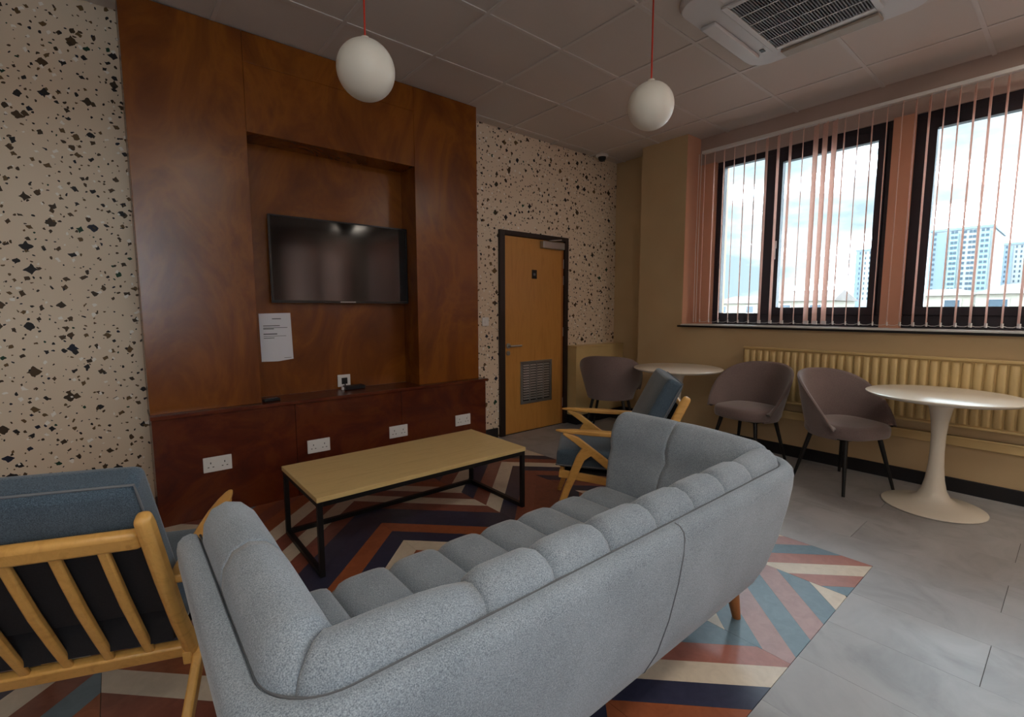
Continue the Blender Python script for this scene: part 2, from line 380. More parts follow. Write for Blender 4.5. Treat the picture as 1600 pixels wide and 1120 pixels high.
names = {(-1, -6): 'square lit ceiling panel overhead behind the viewer, wood wall side', (4, -6): 'square lit ceiling panel near the windows', (-1, -10): 'square lit ceiling panel in the rear row, middle', (4, -10): 'square lit ceiling panel in the rear row near windows', (-4, -6): 'square lit ceiling panel far left overhead', (-4, -10): 'square lit ceiling panel in the rear left corner'}
for ix, iy in sorted(LEDS):
    xa, ya = GX+GP*ix, GY+GP*iy
    e_ = empty('ceiling_light', (xa+GP/2, ya+GP/2, ZC)); tag(e_, names[(ix, iy)], 'ceiling light', 'square ceiling light panels')
    box('diffuser', (xa+.03, ya+.03, ZC+.004), (xa+GP-.03, ya+GP-.03, ZC+.012), 'led', e_)
    for a, b in (((xa+.012, ya+.012), (xa+GP-.012, ya+.03)), ((xa+.012, ya+GP-.03), (xa+GP-.012, ya+GP-.012)), ((xa+.012, ya+.03), (xa+.03, ya+GP-.03)), ((xa+GP-.03, ya+.03), (xa+GP-.012, ya+GP-.03))):
        box('rim', (*a, ZC), (*b, ZC+.03), 'white', e_)

# ================================================================== WALLS
wl = MB().box((XMIN-.1, YD, 0), (2.962, YD+.1, ZC+.05)).box((3.936, YD, 0), (5.05, YD+.1, ZC+.05)).box((2.962, YD, 2.085), (3.936, YD+.1, ZC+.05)).build('wall_left', 'terrazzo'); tag(wl, 'wall papered with dark, green and white terrazzo chips on beige', None, None, 'structure')
wn = MB().box((XMIN-.1, YMIN-.1, 0), (XMIN, YD+.1, ZC+.05)).build('wall_near', 'wallgrey'); tag(wn, 'plain taupe painted end wall behind the viewer', None, None, 'structure')
wb = MB().box((XMIN, YMIN-.1, 0), (5.05, YMIN, ZS)).box((XMIN, YMIN-.1, ZC-.27), (5.05, YMIN, ZC+.05))
xe_ = [XMIN]+[v_ for p_ in RWINS for v_ in p_]+[5.05]
for a, b in zip(xe_[0::2], xe_[1::2]): wb.box((a, YMIN-.1, ZS), (b, YMIN, ZC-.27))
wb = wb.build('wall_rear', 'wallgrey'); tag(wb, 'plain taupe painted rear wall behind the viewer', None, None, 'structure')
PY = 2.696; PY2 = atx(1000, 400, XW).y
wr = MB()
wr.box((XW, YMIN, 0), (5.05, PY, ZS-.03))                 # low wall below the sill
wr.box((XW, PY, 0), (5.05, PY2, ZC+.03))                  # pier
wr.box((XR, PY2, 0), (5.05, YD, ZC+.03))                  # far strip beyond the pier
ZWT = 2.77; ZWB = 1.19
wro = wr.build('wall_right', 'wall'); tag(wro, 'cream painted window wall with a deep window recess and corner pier', None, None, 'structure')
h = MB(); h.box((XR, YMIN, ZWT), (5.05, PY, ZC+.03)); h.build('window_head', 'wallgrey', wro)
h = MB(); h.box((XR-.03, WINS[0][0], ZS), (5.05, PY, ZWT)); h.build('window_jamb', 'reveal', wro)
h = MB(); h.box((XW+.002, PY-.004, ZS), (XR, PY, ZC+.03)); h.build('reveal_lining', 'reveal', wro)
for k in range(3):
    h = MB(); h.box((XR-.03, WINS[k+1][0], ZS), (5.05, WINS[k][1], ZWT)); h.build('window_pier', 'reveal', wro)
h = MB(); h.box((XR-.03, YMIN, ZS), (5.05, WINS[-1][1], ZWT)); h.build('window_pier', 'reveal', wro)
sill = MB().box((XW-.035, YMIN, ZS-.03), (4.86, PY+.03, ZS-.012)).build('trim_1', 'black'); tag(sill, 'thin dark window sill edge running under the blinds', None, None, 'structure')
box('sill_top', (XW-.02, YMIN, ZS-.012), (4.86, PY, ZS), 'white', sill)
bb = MB().box((XW-.018, YMIN, 0), (XW, PY2, .10)).box((XR-.018, PY2, 0), (XR, YD, .10)).build('baseboard_right', 'blackbase', None, .004); tag(bb, 'black skirting board along the window wall', None, None, 'structure')
bb = MB().box((2.53, YD-.018, 0), (2.94, YD, .10)).box((XMIN, YD-.018, 0), (.12, YD, .10)).build('baseboard_left', 'blackbase', None, .004); tag(bb, 'black skirting board along the terrazzo wall', None, None, 'structure')

# ------------------------------------------------------------------ windows
WLAB = ['dark framed two-pane window beside the corner pier', 'dark framed window showing the tower block', 'dark framed window behind the viewer, third along', 'dark framed window behind the viewer, fourth along', 'dark framed rear window added to light the terrazzo wall, furthest left', 'dark framed rear window added to light the terrazzo wall, middle', 'dark framed rear window with closed blind']
def window(k, y1, y0, mull):
    e_ = empty('window_%d' % k, (XR, (y0+y1)/2, ZWB)); tag(e_, WLAB[k-1], None, None, 'structure')
    xa, xb = XR+.02, XR+.09; fw = .07; zb_, zt_ = ZS+.10, ZWT-.052
    box('outer_frame', (xa, y0, ZS), (xb, y1, zb_), 'winframe', e_, .004)
    box('outer_frame', (xa, y0, zt_), (xb, y1, ZWT), 'winframe', e_, .004)
    box('outer_frame', (xa, y1-fw, zb_), (xb, y1, zt_), 'winframe', e_, .004)
    box('outer_frame', (xa, y0, zb_), (xb, y0+fw-.03, zt_), 'winframe', e_, .004)
    ed = [y1-fw]
    for m_ in mull:
        box('mullion', (xa, m_-.035, zb_), (xb, m_+.055, zt_), 'winframe', e_, .004); ed += [m_+.055, m_-.035]
    ed.append(y0+fw-.03)
    for q, (a, b) in enumerate(zip(ed[0::2], ed[1::2])):
        sw = .008 if (k == 1 and q == 0) else .058; zl_ = zb_+.012 if sw < .02 else zb_+.066; zh_ = zt_-.008 if sw < .02 else zt_-.08
        sh = box('sash_bottom', (xa-.014, b, zb_), (xa+.05, a, zl_), 'winframe', e_, .003); box('sash_top', (xa-.014, b, zh_), (xa+.05, a, zt_), 'winframe', e_, .003)
        box('sash_side', (xa-.014, a-sw, zl_), (xa+.05, a, zh_), 'winframe', e_, .003); box('sash_side', (xa-.014, b, zl_), (xa+.05, b+sw, zh_), 'winframe', e_, .003)
        box('pane', (xa+.02, b+sw, zl_), (xa+.026, a-sw, zh_), 'glass', e_)
        if sw > .02:
            yh = a-sw/2 if q else b+sw/2
            MB(e_.location).box((xa-.03, yh-.012, 1.86), (xa-.014, yh+.012, 1.93)).box((xa-.042, yh-.010, 1.76), (xa-.028, yh+.010, 1.92)).build('handle', 'white', e_, .003)
    return e_
window(1, *WINS[0], [1.978]); window(2, *WINS[1], [.05]); window(3, *WINS[2], [-1.1]); window(4, *WINS[3], [-2.75])
for k, (a, b) in enumerate(RWINS):
    e_ = window(5+k, 2.0+(b-a)/2, 2.0-(b-a)/2, [2.0])
    e_.location = ((a+b)/2, YMIN, ZWB); e_.rotation_euler = (0, 0, R(-90))


# ------------------------------------------------------------------ vertical blinds
XB = 4.64; ZB = 2.838
def blind(k, ya, yb, label, special=lambda y: None):
    e_ = empty('vertical_blind', (XB, ya, ZB)); tag(e_, label, 'blind', 'vertical blinds along the window wall')
    box('headrail', (XB-.022, yb, ZB), (XB+.022, ya, ZB+.028), 'white', e_, .004)
    yl = []; y = ya-.03
    while y > yb+.02: yl.append(y); y -= (.0985 if y > 1.62 else (.068 if y > 1.42 else (.092 if y > 1.0 else .079)))
    n = len(yl); slat = None
    zt, zb = ZB-.005, ZS+.022
    for i, y in enumerate(yl):
        ang = special(y)
        if ang is None:
            # vanes stand open, roughly square to the glass with small irregularities
            ang = math.atan2(y, XB)+R(random.uniform(-3, 3)+(6 if y < .95 else 5))
        if slat is None:
            m = MB(); ms = []
            for z in [zt, zt-.25, zt-.9, zb+.5, zb]:
                t_ = (zt-z)/(zt-zb); cv = .004
                ms.append([(-.0445, cv, z-ZB), (-.02, 0, z-ZB), (.02, 0, z-ZB), (.0445, cv, z-ZB), (.0445, cv+.0008, z-ZB), (.02, .0008, z-ZB), (-.02, .0008, z-ZB), (-.0445, cv+.0008, z-ZB)])
            m.rings(ms); s = m.build('slat', 'blind', e_, 0, True); slat = s
        else:
            s = linked(slat, e_, (0, 0, 0))
        s.location = (0, y-ya, 0); s.rotation_euler = (0, 0, ang)
        if i == 0:
            wt0 = MB().box((-.042, -.003, zb-ZB-.002), (.042, .004, zb-ZB+.028)).build('bottom_weight', 'white', e_)
            wt = wt0
        else: wt = linked(wt0, e_, (0, 0, 0))
        wt.location = (0, y-ya, 0); wt.rotation_euler = (0, 0, ang)
    m = MB(e_.location)
    for i in range(n-1):
        y, g_ = yl[i], yl[i]-yl[i+1]
        m.tube([(XB-.02, y, zb+.012), (XB-.02, y-g_/3, zb+.002), (XB-.02, y-g_*.67, zb+.002), (XB-.02, y-g_, zb+.012)], .0016, 5)
    m.build('bottom_chain', 'white', e_, 0, True)
    m = MB(e_.location); m.tube([(XB-.03, ya-.005, ZB), (XB-.035, ya-.004, 1.9), (XB-.03, ya-.005, ZS+.02)], .003, 6)
    m.tube([(XB-.03, ya+.02, ZB), (XB-.035, ya+.022, 1.9), (XB-.03, ya+.02, ZS+.02)], .003, 6); m.build('pull_cord', 'white', e_, 0, True)
    return e_
def spec1(y):
    va = math.atan2(y, XB)
    if 1.40 < y < 1.64: return va+R(40 if y > 1.58 else 24)
    if 1.75 < y < 2.05: return va+R(14)
    return None
blind(1, 2.585, -.53, 'peach vertical blind drawn open across the two windows in view', spec1)
blind(3, -.56, -2.08, 'peach vertical blind behind the viewer, next to the long one')
blind(4, -2.1, -3.5, 'peach vertical blind behind the viewer, fourth along the wall')
for lb, (a, b), an in (('open peach vertical blind on the added rear window, furthest left', RWINS[0], 2), ('open peach vertical blind on the added middle rear window', RWINS[1], -8), ('closed peach vertical blind on the rear wall near the corner', RWINS[2], 78)):
    e_ = blind(5, (b-a)/2+.05, -(b-a)/2-.05, lb, lambda y, q=an: R(q))
    e_.location = (b+.05, YMIN+.10, ZB); e_.rotation_euler = (0, 0, R(-90))

# ================================================================== WOOD FEATURE WALL
fp = empty('media_wall_panelling', (1.32, YD, 0)); tag(fp, 'stained plywood media wall with a television niche and projecting low ledge', 'wall panelling')
XL_, XRr = .126, 2.521; NX0, NX1 = .728, 1.915; NZ1 = 2.43; YN = 3.745
ZL = .658
G = .0015
box('side_board', (XL_, YP, ZL+.022), (NX0-G, YD-.002, ZC-.002), 'panel', fp, .0015)
box('side_board', (NX1+G, YP, ZL+.022), (XRr, YD-.002, ZC-.002), 'panel', fp, .0015)
box('header_board', (NX0, YP, NZ1), (NX1, YD-.03, 2.852-G), 'panel', fp, .0015)
box('top_board', (NX0, YP, 2.852), (NX1, YD-.03, ZC-.002), 'panel', fp, .0015)
box('niche_back', (NX0, YN, ZL+.022), (NX1, YD-.002, NZ1+.2), 'panel', fp)
box('ledge_top', (XL_-.004, YL-.018, ZL), (XRr+.045, YN, ZL+.022), 'panel_shaded', fp, .002)
xs_ = [XL_, .92, 1.72, XRr+.035]
for a, b in zip(xs_[:-1], xs_[1:]): box('base_board', (a+G, YL, 0), (b-G, YD-.002, ZL), 'panel_shaded', fp, .0015)

# television
tv = empty('television', (1.395, YN, 1.65)); tag(tv, 'large flat black television mounted in the plywood niche', 'television')
tx0, tx1, tz0, tz1 = .862, 1.912, 1.352, 1.962
ty = 3.66
bz = MB(tv.location)
for a, b in (((tx0, tz0), (tx1, tz0+.018)), ((tx0, tz1-.010), (tx1, tz1)), ((tx0, tz0+.018), (tx0+.010, tz1-.010)), ((tx1-.010, tz0+.018), (tx1, tz1-.010))):
    bz.box((a[0], ty, a[1]), (b[0], ty+.03, b[1]))
bz.build('bezel', 'tvb', tv)
box('screen', (tx0+.010, ty+.004, tz0+.018), (tx1-.010, ty+.02, tz1-.010), 'tv', tv)
box('rear_shell', (tx0+.06, ty+.02, tz0+.06), (tx1-.06, ty+.062, tz1-.08), 'tvb', tv, .01)
box('wall_bracket', (1.25, ty+.055, 1.5), (1.55, YN, 1.8), 'black', tv)
box('brand_strip', (1.34, ty-.002, tz0+.005), (1.46, ty, tz0+.012), 'steel', tv)

# notice
nt_ = empty('paper_notice', (.89, YN, 1.1)); tag(nt_, 'white printed sheet stuck in the niche below the television', 'notice')
m = MB(nt_.location); yy = YN-.003
m.rings([[(.786, yy, 1.275), (.786, yy-.0012, 1.275), (.79, yy-.0012, .933), (.79, yy, .933)], [(.90, yy-.004, 1.278), (.90, yy-.0052, 1.278), (.90, yy-.0052, .930), (.90, yy-.004, .930)], [(.997, yy, 1.279), (.997, yy-.0012, 1.279), (1.004, yy-.0012, .942), (1.004, yy, .942)]])
m.build('sheet', 'paper', nt_)
for x0, x1, z, hh in [(.87, .93, 1.235, .006), (.81, .92, 1.185, .006), (.81, .97, 1.172, .004), (.81, .88, 1.163, .006), (.81, .90, 1.125, .008), (.81, .96, 1.112, .003), (.81, .88, 1.098, .005), (.94, .99, .952, .003)]:
    box('text_line', (x0, yy-.0068, z), (x1, yy-.0060, z+hh), 'ink', nt_)

# sockets
def socket(xc, zc, label, ysurf):
    e_ = empty('wall_socket', (xc, ysurf, zc)); tag(e_, label, 'socket', 'white double sockets on the low ledge front')
    w_, h_ = .156, .095
    box('plate', (xc-w_/2, ysurf-.010, zc-h_/2), (xc+w_/2, ysurf, zc+h_/2), 'white', e_, .003)
    for s_ in (-1, 1):
        cx = xc+s_*.038
        box('rocker_switch', (cx+s_*.014-.008, ysurf-.0135, zc+.016), (cx+s_*.014+.008, ysurf-.0095, zc+.036), 'white', e_, .001)
        m = MB(e_.location)
        for dx, dz, ww, hh in ((0, .010, .005, .012), (-.013, -.016, .009, .005), (.013, -.016, .009, .005)):
            m.box((cx+dx-ww/2, ysurf-.0103, zc+dz-hh/2), (cx+dx+ww/2, ysurf-.0098, zc+dz+hh/2))
        m.build('pin_holes', 'black', e_)
for x, lb in ((.443, 'white double socket on the ledge front, nearest the grey chair'), (1.066, 'white double socket on the ledge front, second from the left'), (1.685, 'white double socket on the ledge front, third from the left'), (2.30, 'white double socket on the ledge front, nearest the door')):
    socket(x, .337, lb, YL)
# data outlet in niche
e_ = empty('data_outlet', (1.37, YN, .74)); tag(e_, 'small square white outlet with black centre above the ledge', 'socket')
box('plate', (1.323, YN-.009, .694), (1.424, YN, .790), 'white', e_, .003)
box('insert', (1.352, YN-.014, .715), (1.398, YN-.008, .765), 'black', e_, .002)
e_ = empty('set_top_box', (1.43, 3.67, ZL+.022)); tag(e_, 'small black box with cable lying on the ledge below the outlet', 'media box')
box('body', (1.345, 3.62, ZL+.022), (1.50, 3.70, ZL+.052), 'black', e_, .006)
MB(e_.location).tube([(1.375, 3.70, ZL+.04), (1.373, 3.715, ZL+.05), (1.373, 3.728, ZL+.075)], .005, 8).build('cable', 'black', e_, 0, True)
box('plug', (1.325, 3.66, ZL+.022), (1.345, 3.68, ZL+.045), 'white', e_, .003)
e_ = empty('remote_control', (.79, 3.52, ZL+.022), R(12)); tag(e_, 'black remote control lying on the ledge at the niche corner', 'remote control')
b_ = MB().box((-.055, -.02, 0), (.055, .02, .02)).build('body', 'black', e_, .006)
for k in range(4): MB().box((-.04+k*.022, -.008, .02), (-.028+k*.022, .006, .0225)).build('button', 'ink', e_)

# light switch by the panelling
e_ = empty('light_switch', (2.79, YD, 1.18)); tag(e_, 'pale light switch plate on the terrazzo wall beside the plywood', 'light switch')
box('plate', (2.755, YD-.009, 1.14), (2.835, YD, 1.225), 'white', e_, .003); box('rocker', (2.785, YD-.013, 1.165), (2.805, YD-.008, 1.20), 'white', e_, .002)

# ================================================================== DOOR
d = empty('door_1', (3.45, YD, 0)); tag(d, 'light veneered door with louvred vent in a dark frame', None, None, 'structure')
DX0, DX1, DZ = 3.03, 3.877, 2.035
box('frame_jamb', (2.962, YD-.03, 0), (DX0-.003, YD+.09, 2.085), 'frame', d, .003)
box('frame_jamb', (DX1+.003, YD-.03, 0), (3.936, YD+.09, 2.085), 'frame', d, .003)
box('frame_head', (DX0-.003, YD-.03, DZ+.004), (DX1+.003, YD+.09, 2.085), 'frame', d, .003)
box('door_leaf', (DX0, YD-.005, .006), (DX1, YD+.04, DZ), 'door', d, .002)
box('threshold', (2.962, YD-.01, 0), (3.936, YD+.1, .006), 'blackbase', d)  # added strip, blocks sky light under the leaf
box('gap_backing', (2.962, YD+.09, 0), (3.936, YD+.1, 2.085), 'frame', d)  # unseen sheet added behind the leaf to block sky light through the gaps
box('edge_lipping', (DX1-.028, YD-.0065, .008), (DX1-.001, YD-.004, DZ-.002), 'legwood', d)
cl = box('door_closer', (3.52, YD-.06, 1.945), (3.845, YD-.0055, 2.02), 'steel', d, .006)
MB(d.location).bar([(3.62, YD-.045, 2.026), (3.80, YD-.045, 2.05)], .02, .012, Vector((0, 1, 0))).build('closer_arm', 'steel', d)
box('door_sign', (3.405, YD-.009, 1.622), (3.475, YD-.0052, 1.715), 'black', d, .001)
box('sign_mark', (3.425, YD-.0098, 1.655), (3.455, YD-.0088, 1.68), 'ink', d)
MB(d.location).tube([(3.08, YD-.006, .93), (3.08, YD-.016, .93)], .027, 16).build('handle_rose', 'steel', d, 0, True)
MB(d.location).tube([(3.08, YD-.012, .93), (3.08, YD-.055, .93), (3.10, YD-.06, .93), (3.22, YD-.058, .93)], .0095, 10).build('lever_handle', 'steel', d, 0, True)
MB(d.location).tube([(3.08, YD-.006, .855), (3.08, YD-.013, .855)], .024, 16).build('lock_rose', 'steel', d, 0, True)
for z in (.25, 1.05, 1.62, 1.8): box('hinge', (DX1-.004, YD-.012, z-.05), (DX1+.012, YD-.004, z+.05), 'steel', d, .002)
vx0, vx1, vz0, vz1 = 3.245, 3.70, .30, .755
v = MB(d.location)
for a, b in (((vx0, vz0), (vx1, vz0+.03)), ((vx0, vz1-.03), (vx1, vz1)), ((vx0, vz0+.03), (vx0+.03, vz1-.03)), ((vx1-.03, vz0+.03), (vx1, vz1-.03))): v.box((a[0], YD-.016, a[1]), (b[0], YD-.004, b[1]))
vent = v.build('vent_grille', 'steel', d, .002)
o_ = box('vent_backing', (vx0+.03, YD-.0065, vz0+.03), (vx1-.03, YD-.0052, vz1-.03), 'black', d)
for k in range(1, 4):
    x = vx0+.03+(vx1-vx0-.06)*k/4; o_ = MB().box((x-.008, YD-.016, vz0+.03), (x+.008, YD-.005, vz1-.03)).build('divider', 'steel', vent)
    o_.location = (0, 0, 0); o_.data.transform(Matrix.Translation(-d.location))
lv = None
for k in range(4):
    xa = vx0+.03+(vx1-vx0-.06)*k/4+.008; xb = xa+(vx1-vx0-.06)/4-.016
    for j in range(14):
        z = vz0+.045+j*.0275
        if lv is None:
            lv = MB().add([(0, -.015, 0), (xb-xa, -.015, 0), (xb-xa, -.006, .018), (0, -.006, .018), (0, -.013, -.002), (xb-xa, -.013, -.002), (xb-xa, -.0052, .016), (0, -.0052, .016)], [(0, 1, 2, 3), (7, 6, 5, 4), (0, 4, 5, 1), (2, 6, 7, 3), (0, 3, 7, 4), (1, 5, 6, 2)]).build('louvre', 'steel', vent)
            s = lv
        else: s = linked(lv, vent, (0, 0, 0))
        s.location = Vector((xa, YD, z))-d.location

# boxed-in pipework right of the door
e_ = empty('pipe_boxing', (4.36, YD, 0)); tag(e_, 'cream boxed-in pipe casing between the door and the corner', 'pipe casing')
box('casing', (3.945, 3.62, .10), (4.785, YD-.001, .87), 'rad', e_, .003)
box('top_board', (3.94, 3.612, .87), (4.786, YD-.001, .892), 'rad', e_, .003)
box('skirting', (3.943, 3.606, 0), (4.768, YD-.001, .10), 'blackbase', e_, .003)

# ================================================================== RADIATOR
rd = empty('radiator', (4.5, .8, .48)); tag(rd, 'long cream ribbed panel radiator under the windows', 'radiator')
RY0, RY1 = -.9, 2.03; rx0, rx1 = 4.492, 4.52
box('back_panel', (4.508, RY0, .485), (4.524, RY1, .945), 'rad', rd, .003)
box('top_edge', (rx0, RY0, .937), (4.524, RY1, .957), 'rad', rd, .004)
box('bottom_edge', (rx0+.003, RY0, .472), (4.524, RY1, .488), 'rad', rd, .004)
n = int((RY1-RY0)/.0575); rib = None
for i in range(n):
    y = RY1-.03-i*.0575
    if rib is None:
        m = MB(); sec = [(0.018, .024), (.010, .0235), (.003, .018), (0, .008), (0, -.008), (.003, -.018), (.010, -.0235), (.018, -.024)]
        m.rings([[(p[0]+(.010 if k in (0, 3) else 0), p[1], z) for p in sec] for k, z in enumerate((-.215, -.195, .195, .215))])
        rib = m.build('rib', 'rad', rd, 0, True); s = rib
    else: s = linked(rib, rd, (0, 0, 0))
    s.location = Vector((rx0-.002, y, .712))-rd.location
for y in (RY1-.25, .6, RY0+.25): box('wall_bracket', (4.52, y-.02, .55), (XW, y+.02, .9), 'steel', rd)
MB(rd.location).tube([(4.512, RY1-.05, .475), (4.512, RY1-.05, .412)], .009, 8).build('valve_pipe', 'white', rd, 0, True)
e_ = empty('pipe_trunking', (XW, .8, .33)); tag(e_, 'cream pipe trunking strip on the wall below the radiator', 'trunking')
box('body', (XW-.028, -1.2, .335), (XW, 2.05, .405), 'rad', e_, .004)
box('cap_edge', (XW-.034, -1.2, .393), (XW-.001, 2.05, .405), 'rad', e_, .003)

# ================================================================== AIR CONDITIONER, DETECTOR, PENDANTS
ac = empty('ceiling_air_conditioner', (3.11, 1.16, ZC)); tag(ac, 'white square ceiling cassette air conditioner with dark grille', 'air conditioner')
def rrect(x0, y0, x1, y1, r, n=8):
    pts = []
    for cx, cy, a0 in ((x1-r, y1-r, 0), (x0+r, y1-r, 90), (x0+r, y0+r, 180), (x1-r, y0+r, 270)):
        for k in range(n+1):
            a = R(a0+90*k/n); pts.append((cx+r*math.cos(a), cy+r*math.sin(a)))
    return pts
ax0, ax1, ay0, ay1 = 2.57, 3.65, .66, 1.665
m = MB(ac.location); P_ = rrect(ax0, ay0, ax1, ay1, .13)
cx_, cy_ = 3.11, 1.16
def shr(P, k): return [(cx_+(x-cx_)*k, cy_+(y-cy_)*k) for x, y in P]
m.rings([[(x, y, ZC+.002) for x, y in P_], [(x, y, ZC-.014) for x, y in P_], [(x, y, ZC-.034) for x, y in shr(P_, .975)]]); m.build('panel', 'acwhite', ac, 0, True)
gx0, gx1, gy0, gy1 = 2.80, 3.42, .90, 1.43
box('intake_recess', (gx0, gy0, ZC-.036), (gx1, gy1, ZC-.0345), 'black', ac)
for a, b in (((gx0-.035, gy0-.035), (gx1+.035, gy0)), ((gx0-.035, gy1), (gx1+.035, gy1+.035)), ((gx0-.035, gy0), (gx0, gy1)), ((gx1, gy0), (gx1+.035, gy1))):
    box('grille_frame', (*a, ZC-.05), (*b, ZC-.034), 'acwhite', ac, .004)
m = MB(ac.location)
y = gy0+.008
while y < gy1: m.box((gx0, y-.003, ZC-.047), (gx1, y+.003, ZC-.0355)); y += .0150
g_ = m.build('grille_slats', 'acslat', ac); g_['kind'] = 'stuff'
for k in range(1, 5):
    x = gx0+(gx1-gx0)*k/5; box('grille_bar', (x-.003, gy0, ZC-.05), (x+.003, gy1, ZC-.0465), 'acwhite', ac)
for a, b in (((2.86, 1.545), (3.46, 1.64)), ((2.80, .69), (3.42, .78))): box('air_flap', (*a, ZC-.056), (*b, ZC-.034), 'acwhite', ac, .008)
box('air_flap', (3.50, .90, ZC-.052), (3.60, 1.43, ZC-.034), 'acflap', ac, .006); box('air_flap', (2.62, .90, ZC-.052), (2.72, 1.43, ZC-.034), 'acwhite', ac, .006)
box('badge', (3.40, 1.500, ZC-.038), (3.44, 1.525, ZC-.0342), 'black', ac)

e_ = empty('smoke_detector', (4.38, 3.66, ZC)); tag(e_, 'small dark ceiling detector on a pale base near the far corner', 'detector')
MB(e_.location).lathe([(.002, ZC+.006), (.07, ZC+.006), (.07, ZC-.012), (.06, ZC-.02), (.002, ZC-.02)], (4.38, 3.66), 24).build('base', 'white', e_, 0, True)
MB(e_.location).lathe([(.002, ZC-.02), (.045, ZC-.02), (.043, ZC-.04), (.03, ZC-.062), (.002, ZC-.07)], (4.38, 3.66), 24).build('dome', 'black', e_, 0, True)

def pendant(x, y, z, D, label):
    e_ = empty('pendant_lamp', (x, y, ZC)); tag(e_, label, 'pendant lamp', 'white globe pendants on red cords')
    pr = [(max(.002, D/2*math.sin(math.pi*k/24)), z-D/2*math.cos(math.pi*k/24)) for k in range(25)]
    MB(e_.location).lathe(pr, (x, y), 48).build('globe', 'globe', e_, 0, 'all')
    MB(e_.location).tube([(x, y, z+D/2-.004), (x, y, ZC)], .0042, 8).build('cord', 'redcord', e_, 0, True)
    MB(e_.location).lathe([(.002, z+D/2+.012), (.018, z+D/2+.012), (.02, z+D/2-.006), (.002, z+D/2-.006)], (x, y), 20).build('cap', 'globe', e_, 0, True)
    MB(e_.location).lathe([(.002, ZC), (.05, ZC), (.048, ZC-.02), (.002, ZC-.028)], (x, y), 24).build('ceiling_rose', 'white', e_, 0, True)
pendant(.928, 2.118, 2.35, .25, 'white globe pendant on red cord before the plywood wall')
pendant(2.22, 1.537, 2.35, .235, 'white globe pendant on red cord nearer the windows')

# ================================================================== COFFEE TABLE
ct = empty('coffee_table', (1.35, 2.6, 0)); tag(ct, 'oak topped coffee table on a thin black metal frame', 'coffee table')
cx0, cx1, cy0, cy1, cz = .685, 2.015, 2.285, 2.905, .405
box('table_top', (cx0, cy0, cz-.025), (cx1, cy1, cz), 'oak', ct, .002)
t_ = .025
for x in (cx0+.004, cx1-.004-t_):
    for y in (cy0+.004, cy1-.004-t_): box('leg', (x, y, 0), (x+t_, y+t_, cz-.025), 'black', ct, .001)
for y in (cy0+.004, cy1-.004-t_): box('top_rail', (cx0+.029, y, cz-.05), (cx1-.029, y+t_, cz-.0255), 'black', ct)
for x in (cx0+.004, cx1-.004-t_):
    box('top_rail', (x, cy0+.029, cz-.05), (x+t_, cy1-.029, cz-.0255), 'black', ct); box('floor_rail', (x, cy0+.029, 0), (x+t_, cy1-.029, t_), 'black', ct)
box('floor_rail', (cx0+.029, cy1-.004-t_, 0), (cx1-.029, cy1-.004, t_), 'black', ct)

# ================================================================== TULIP TABLES
def tulip(x, y, label):
    e_ = empty('tulip_table', (x, y, 0)); tag(e_, label, 'table', 'round white pedestal tables')
    z = .752
    MB().lathe([(.002, z), (.392, z), (.40, z-.004), (.40, z-.010), (.385, z-.022), (.36, z-.028), (.002, z-.028)], n=72).build('table_top', 'tulip', e_, 0, True)
    pr = [(.002, 0), (.262, 0), (.27, .005), (.268, .010), (.24, .018), (.18, .030), (.12, .048), (.085, .075), (.064, .12), (.05, .19), (.041, .28), (.037, .38), (.038, .48), (.045, .57), (.058, .65), (.076, .70), (.095, z-.0285), (.002, z-.0285)]
    MB().lathe(pr, n=48).build('pedestal', 'tulip', e_, 0, True)
tulip(4.075, .56, 'round white pedestal table in front of the ribbed radiator')
tulip(4.07, 2.445, 'round white pedestal table in the corner by the pier')

# ================================================================== TUB CHAIRS
def tub_chair():
    e_ = empty('tub_chair', (0, 0, 0))
    pts = []
    for k in range(40):
        a = 2*math.pi*k/40; c, s = math.cos(a), math.sin(a); q = (abs(c)**3+abs(s)**3)**(-1/3); pts.append((.238*c*q, .232*s*q+.01))
    rs = []
    for k, z in ((.90, .385), (.97, .392), (1, .41), (1, .445), (.985, .462), (.94, .474), (.85, .480), (.5, .484), (.05, .485)): rs.append([(x*k, y*k, z) for x, y in pts])
    MB().rings(rs).build('seat', 'tub', e_, 0, 'all')
    rs = []; n = 36; A = 118
    for k in range(n+1):
        th = -A+2*A*k/n; u = abs(th)/A
        ht = .46+.375*(1-u**2.8); rs_ = []
        c, s = math.sin(R(th)), -math.cos(R(th))
        prof = [(.236, .375), (.262, .46), (.298, .46+(ht-.46)*.5), (.326, ht-.012), (.324, ht-.003), (.314, ht+.003), (.302, ht-.003), (.296, ht-.014), (.270, .46+(ht-.46)*.5), (.238, .46), (.216, .375)]
        if ht < .49: prof = [(r, min(z, ht+.004)) for r, z in prof]
        fx = 1.0
        for r, z in prof:
            rr = r; y = s*rr*.98
            if s > 0: y = s*rr*1.05
            rs_.append((c*rr*fx, y, z))
        rs.append(rs_)
    MB().rings(rs).build('backrest', 'tub', e_, 0, True)
    lg = None
    for sx in (-1, 1):
        for sy in (-1, 1):
            MB().tube([(sx*.15, sy*.14, .39), (sx*.225, sy*.215, 0)], 0, 10, [.017, .010]).build('leg', 'black', e_, 0, True)
    MB().box((-.17, -.15, .37), (.17, .15, .39)).build('seat_plate', 'black', e_)
    return e_
tc0 = tub_chair()
tubs = [((4.105, 1.085), math.atan2(-.9, -.43), 'mauve upholstered tub chair drawn up to the round table by the radiator'),
        ((4.13, 1.80), R(172), 'mauve upholstered tub chair seen from the front, back against the radiator'),
        ((3.99, 3.17), R(28), 'mauve upholstered tub chair seen from behind by the pipe casing')]
